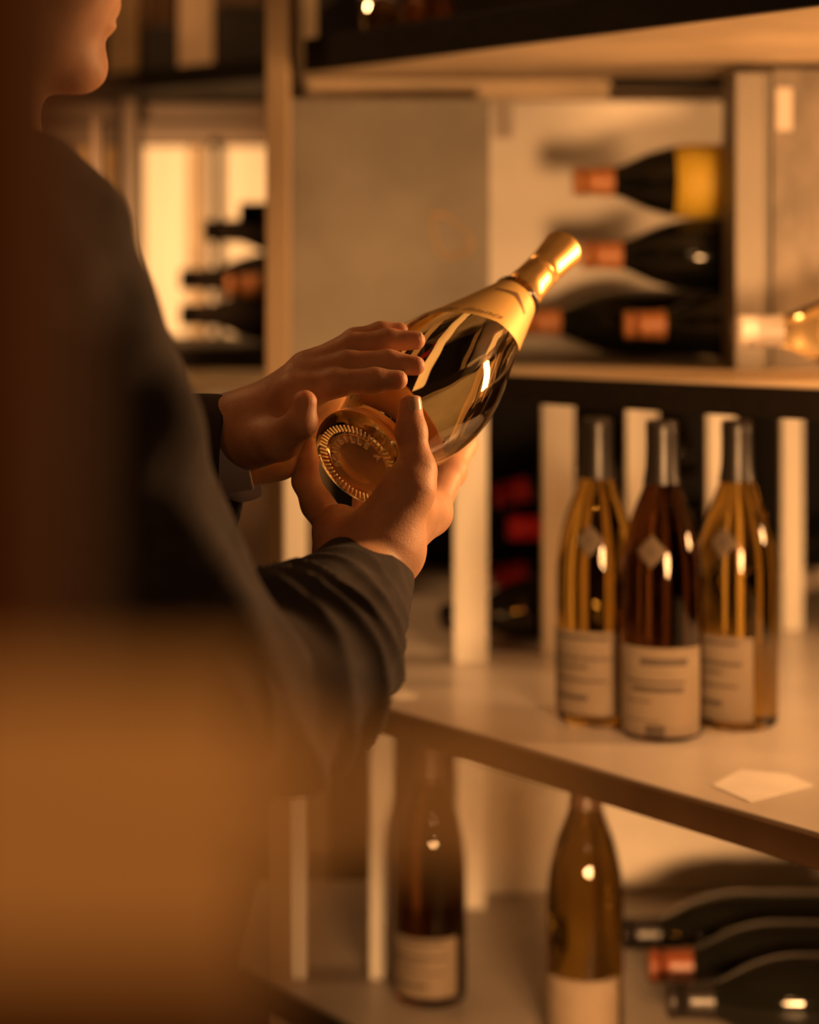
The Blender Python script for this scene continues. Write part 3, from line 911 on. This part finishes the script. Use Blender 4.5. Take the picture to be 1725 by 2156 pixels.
hd_me = np_mesh(v, q)
body = pchild('body', join_meshes([hd_me, rh_me, lh_me]), M['skin'])

# hair cap
Hh = Field()
Hh.ell(H(-.082, 0, .162), A, (.104, .083, .098), .02)
Hh.ell(H(-.120, 0, .105), A, (.066, .076, .08), .02)
hn = np.array(hu); hc = np.array(H(-.030, 0, .135)); hwn = np.array(hw)
def hair_cut(X, Y, Z):
    u = (X - hc[0]) * hn[0] + (Y - hc[1]) * hn[1] + (Z - hc[2]) * hn[2]
    w_ = (X - hc[0]) * hwn[0] + (Y - hc[1]) * hwn[1] + (Z - hc[2]) * hwn[2]
    return np.maximum(u - 0.02 - 0.0 * w_, np.maximum(-(w_) - 0.10, np.minimum(u + 0.045, -w_ + .02)))
Hh.cut(hair_cut)
v, q = Hh.mesh(0.005)
pchild('hair', np_mesh(relax(v, q, 2, .5), q), M['hair'])


for s_ in (-1, 1):
    eb = Field()
    eb.chain([H(-.0075, s_ * .012, .131), H(-.0085, s_ * .028, .1365), H(-.022, s_ * .046, .132)], [.0032, .0030, .0020], .002)
    v, q = eb.mesh(.0012)
    pchild('eyebrow', np_mesh(v, q), M['hair'])
    lid = Field()
    lid.chain([H(-.0125, s_ * .020, .1085), H(-.0105, s_ * .030, .1070), H(-.0165, s_ * .042, .1085)], [.0011, .0012, .0010], .001)
    v, q = lid.mesh(.0007)
    pchild('eyelashes', np_mesh(v, q), M['hair'])


def nail(center, along, normal, wdt, lng):
    al = Vector(along).normalized(); n = (Vector(normal) - al * Vector(normal).dot(al)).normalized(); s = al.cross(n)
    vs, fs = [], []
    N = 10
    for i in range(N + 1):
        for j in range(N + 1):
            u = i / N * 2 - 1; t = j / N * 2 - 1
            x = u * wdt * math.sqrt(1 - .35 * t * t * (1 if t > 0 else .8)); y = t * lng
            vs.append(Vector(center) + s * x + al * y - n * (x * x / (2.6 * wdt) + .12 * y * y / lng))
    for i in range(N):
        for j in range(N):
            k = i * (N + 1) + j; fs.append((k, k + 1, k + N + 2, k + N + 1))
    me = mesh_from(vs, fs)
    bm = bmesh.new(); bm.from_mesh(me); bmesh.ops.recalc_face_normals(bm, faces=bm.faces[:]); bmesh.ops.solidify(bm, geom=bm.faces[:], thickness=0.0003); bm.to_mesh(me); bm.free()
    return pchild('fingernail', me, M['nail'], body if False else None)


tn = Vector((.52, -.84, .15))
nail(T_tip + tn.normalized() * .0086 + Vector((0, 0, .0015)), T_tip - T_ip, tn, .0058, .0070)
for tip, prev in ((P(838, 800, 1.4225), P(790, 801, 1.421)), (P(875, 770, 1.4345), P(818, 763, 1.436)), (P(876, 717, 1.457), P(818, 717, 1.456))):
    nn = Vector((.1, -.35, .93))
    nail(tip + nn.normalized() * .0068 - (tip - prev).normalized() * .0015, tip - prev, nn, .0042, .0052)

# ---- jacket: body and upper arms
J = Field()
TA = [FW, LFT, UP]
J.ell((-0.335, 1.288, 1.20), TA, (.135, .195, .29), .05)
J.ell((-0.34, 1.29, .98), TA, (.14, .185, .22), .05)
J.cone((-0.318, 1.285, 1.425), RS + Vector((0, 0, .0)), .062, .066, .05)
J.cone((-0.318, 1.285, 1.425), LS, .062, .066, .05)
for p0, p1, r0, r1 in ((RS, P(200, 850, 1.115), .068, .053), (P(200, 850, 1.115), P(296, 1200, 1.125), .053, .053), (P(296, 1200, 1.125), P(455, 1460, 1.135), .053, .057)):
    J.cone(p0, p1, r0, r1, .02)
J.cone(LS, LE, .066, .056, .03)
v, q = J.mesh(0.0055)
v = relax(v, q, 2, .5)
# cloth drape
X_, Y_, Z_ = v[:, 0], v[:, 1], v[:, 2]
disp = .0035 * np.sin(38 * Z_ + 26 * X_ + 9 * np.sin(11 * Y_)) * np.sin(17 * X_ - 31 * Z_ + 4) + .002 * np.sin(95 * (Z_ + .6 * X_) + 3 * np.sin(40 * X_ + 20 * Y_))
me_j = np_mesh(v, q)
nr = np.zeros(len(v) * 3, np.float32); me_j.vertices.foreach_get('normal', nr); nr = nr.reshape(-1, 3)
me_j.vertices.foreach_set('co', (v + nr * disp[:, None]).astype(np.float32).ravel()); me_j.update()
jacket = pchild('jacket', me_j, M['jacket'])


def sleeve(pts, rs, folds, nr=110, na=72, cuff_in=.022, squash=None, seam=None, ell=None):
    """swept tube with folds; the open end turns in at the cuff"""
    pts = [Vector(p) for p in pts]
    cum = [0]
    for a, b in zip(pts, pts[1:]): cum.append(cum[-1] + (b - a).length)
    L = cum[-1]
    def at(t):
        d = t * L
        xs = [np.interp(d, cum, [p[i] for p in pts]) for i in range(3)]
        return Vector(xs)
    cen = [at(i / nr) for i in range(nr + 1)]
    for _ in range(8):
        cen = [cen[0]] + [(cen[i - 1] + cen[i] * 2 + cen[i + 1]) / 4 for i in range(1, nr)] + [cen[-1]]
    verts, faces, uvt = [], [], []
    up = Vector((0, 0, 1))
    for i in range(nr + 1):
        t = i / nr
        tg = (cen[min(i + 1, nr)] - cen[max(i - 1, 0)]).normalized()
        s = tg.cross(up).normalized(); u2 = s.cross(tg)
        r0 = np.interp(t * L, cum, rs)
        for j in range(na):
            th = 2 * math.pi * j / na
            r = r0 + folds(t, th)
            a = b = 1.0
            if ell: a, b = ell(t)
            verts.append(cen[i] + s * math.cos(th) * r * a + u2 * math.sin(th) * r * b)
    # cuff hem turns inward
    end_t = (cen[-1] - cen[-3]).normalized()
    base = nr * na
    rings = nr + 1
    for k, (dr, dl) in enumerate(((-.0012, .0008), (-.0030, .0002), (-.0036, -.004), (-.0040, -cuff_in))):
        for j in range(na):
            p = verts[base + j]; c = cen[-1]
            verts.append(p + (c - p).normalized() * (-dr) + end_t * dl)
        rings += 1
    for i in range(rings - 1):
        for j in range(na):
            k = (j + 1) % na
            faces.append((i * na + j, i * na + k, (i + 1) * na + k, (i + 1) * na + j))
    me = mesh_from(verts, faces)
    bm = bmesh.new(); bm.from_mesh(me); bmesh.ops.recalc_face_normals(bm, faces=bm.faces[:]); bm.to_mesh(me); bm.free()
    return me


def folds_r(t, th):
    env = min(1, max(0, (t - .02) / .12)) * max(0.0, 1 - max(0, t - .42) / .46)
    wob = .11 * math.sin(th + .6) + .05 * math.sin(2 * th + 1.3) + .03 * math.sin(3 * th + 9 * t)
    u = 5.6 * (t + wob) + 1.1 * t * t
    k = abs(math.sin(math.pi * u))
    rid = (1 - k) ** 1.5 * 1.25 - .34 + .12 * math.sin(2.3 * u + 2 * th)
    side = .45 + .55 * max(0.0, math.cos(th - 2.7)) ** .7
    u2 = 10 * (t + 1.4 * wob) + th * .4
    fine = (1 - abs(math.sin(math.pi * u2))) ** 2 * .0022 * max(0, t - .35) * (1 - t) * 4
    return .0190 * rid * env * side + fine


sl_pts = [P(410, 1505, 1.11), P(515, 1480, 1.16), P(638, 1405, 1.255), P(710, 1306, 1.33), P(768, 1212, 1.388)]
pchild('right_sleeve', sleeve(sl_pts, [.052, .0610, .0585, .0455, .0340], folds_r, cuff_in=.03, ell=lambda t: (1 + .06 * t, 1.0)), M['jacket'], jacket)


def folds_l(t, th):
    return .003 * math.sin(20 * t + 2 * math.sin(th)) * (1 - t) + .0015 * math.sin(3 * th + 6 * t)


pchild('left_sleeve', sleeve([LE, P(150, 1060, 1.49), P(410, 975, 1.468), P(490, 978, 1.464)], [.056, .055, .052, .053], folds_l, ell=lambda t: (1 - .1 * t, 1.0)), M['jacket'], jacket)
pchild('shirt_cuff', sleeve([P(430, 945, 1.462), P(480, 935, 1.463), P(512, 928, 1.464)], [.036, .0368, .0372], lambda t, th: .0007 * math.sin(3 * th + 2), nr=20, cuff_in=.02, ell=lambda t: (.82, 1.0)), M['shirt'])
pchild('shirt_cuff_tail', sleeve([P(455, 1000, 1.468), P(500, 1005, 1.470), P(545, 1000, 1.472)], [.018, .019, .0165], lambda t, th: .0015 * math.sin(2 * th + 6 * t), nr=20, cuff_in=.015, ell=lambda t: (.8, .95)), M['shirt'])
# collars
def collar(r, z, hgt, m, name, tilt=.25):
    vs, fs = [], []
    N = 48
    c = Vector((-0.313, 1.283, z))
    for i in range(N + 1):
        a = math.radians(35) + (2 * math.pi - math.radians(70)) * i / N
        d = FW * math.cos(a) + LFT * math.sin(a)
        dz = -.035 * max(0, math.cos(a)) + .012 * max(0, -math.cos(a))
        vs.append(c + d * r + UP * dz); vs.append(c + d * (r - .010) + UP * (hgt + dz)); vs.append(c + d * (r + .016) + UP * (-.012 + dz))
    for i in range(N):
        fs.append((3 * i, 3 * i + 3, 3 * i + 4, 3 * i + 1)); fs.append((3 * i + 1, 3 * i + 4, 3 * i + 5, 3 * i + 2))
    me = mesh_from(vs, fs)
    bm = bmesh.new(); bm.from_mesh(me); bmesh.ops.solidify(bm, geom=bm.faces[:], thickness=.003); bm.to_mesh(me); bm.free()
    return pchild(name, me, m)


collar(.078, 1.462, .032, M['jacket'], 'jacket_collar')
collar(.070, 1.470, .036, M['shirt'], 'shirt_collar')
# trousers and shoes
for s in (-1, 1):
    T_ = Field()
    hip = Vector((-0.34, 1.29, .90)) + LFT * s * .09; knee = hip + FW * .02 + UP * -.42; ank = knee + UP * -.40 - FW * .02
    T_.cone(hip, knee, .095, .070, .03).cone(knee, ank, .070, .058, .03)
    v, q = T_.mesh(.012)
    pchild('trouser_leg', np_mesh(v, q), M['trousers'])
    S_ = Field()
    S_.ell(ank + FW * .05 + UP * (-.03), [FW, LFT, UP], (.14, .05, .045), .02)
    S_.ell(ank + FW * -.02 + UP * (-.01), [FW, LFT, UP], (.07, .045, .06), .02)
    zf = 0.001
    S_.cut(lambda X, Y, Z: zf - Z + 0 * X + 0 * Y)
    v, q = S_.mesh(.008)
    pchild('shoe', np_mesh(v, q), M['shoe'])

# ------------------------------------------------------------------ near foreground, out of focus
near = empty('near_shelf'); tag(near, 'dark brown wooden shelf post and ledge blurred close to the camera', 'shelf')
box('post', (-0.20, 0.29, 0.0), (-0.0530, 0.33, 2.3), M['near_wood'], near)
box('ledge', (-0.20, 0.16, 1.295), (-0.016, 0.262, 1.312), M['near_wood'], near)
cb = empty('cardboard_divider', (0, 0, 0)); tag(cb, 'blurred tan cardboard divider standing on the near ledge', 'cardboard')
box('sheet', (-0.060, 0.246, 1.3125), (-0.017, 0.252, 1.347), M['cardboard'], cb, bev=.0005)
box('veil_strip', (-0.0165, 0.246, 1.330), (0.018, 0.252, 1.337), M['cardboard'], cb, bev=.0005)  # thin strip added to blur into a tan haze on the right
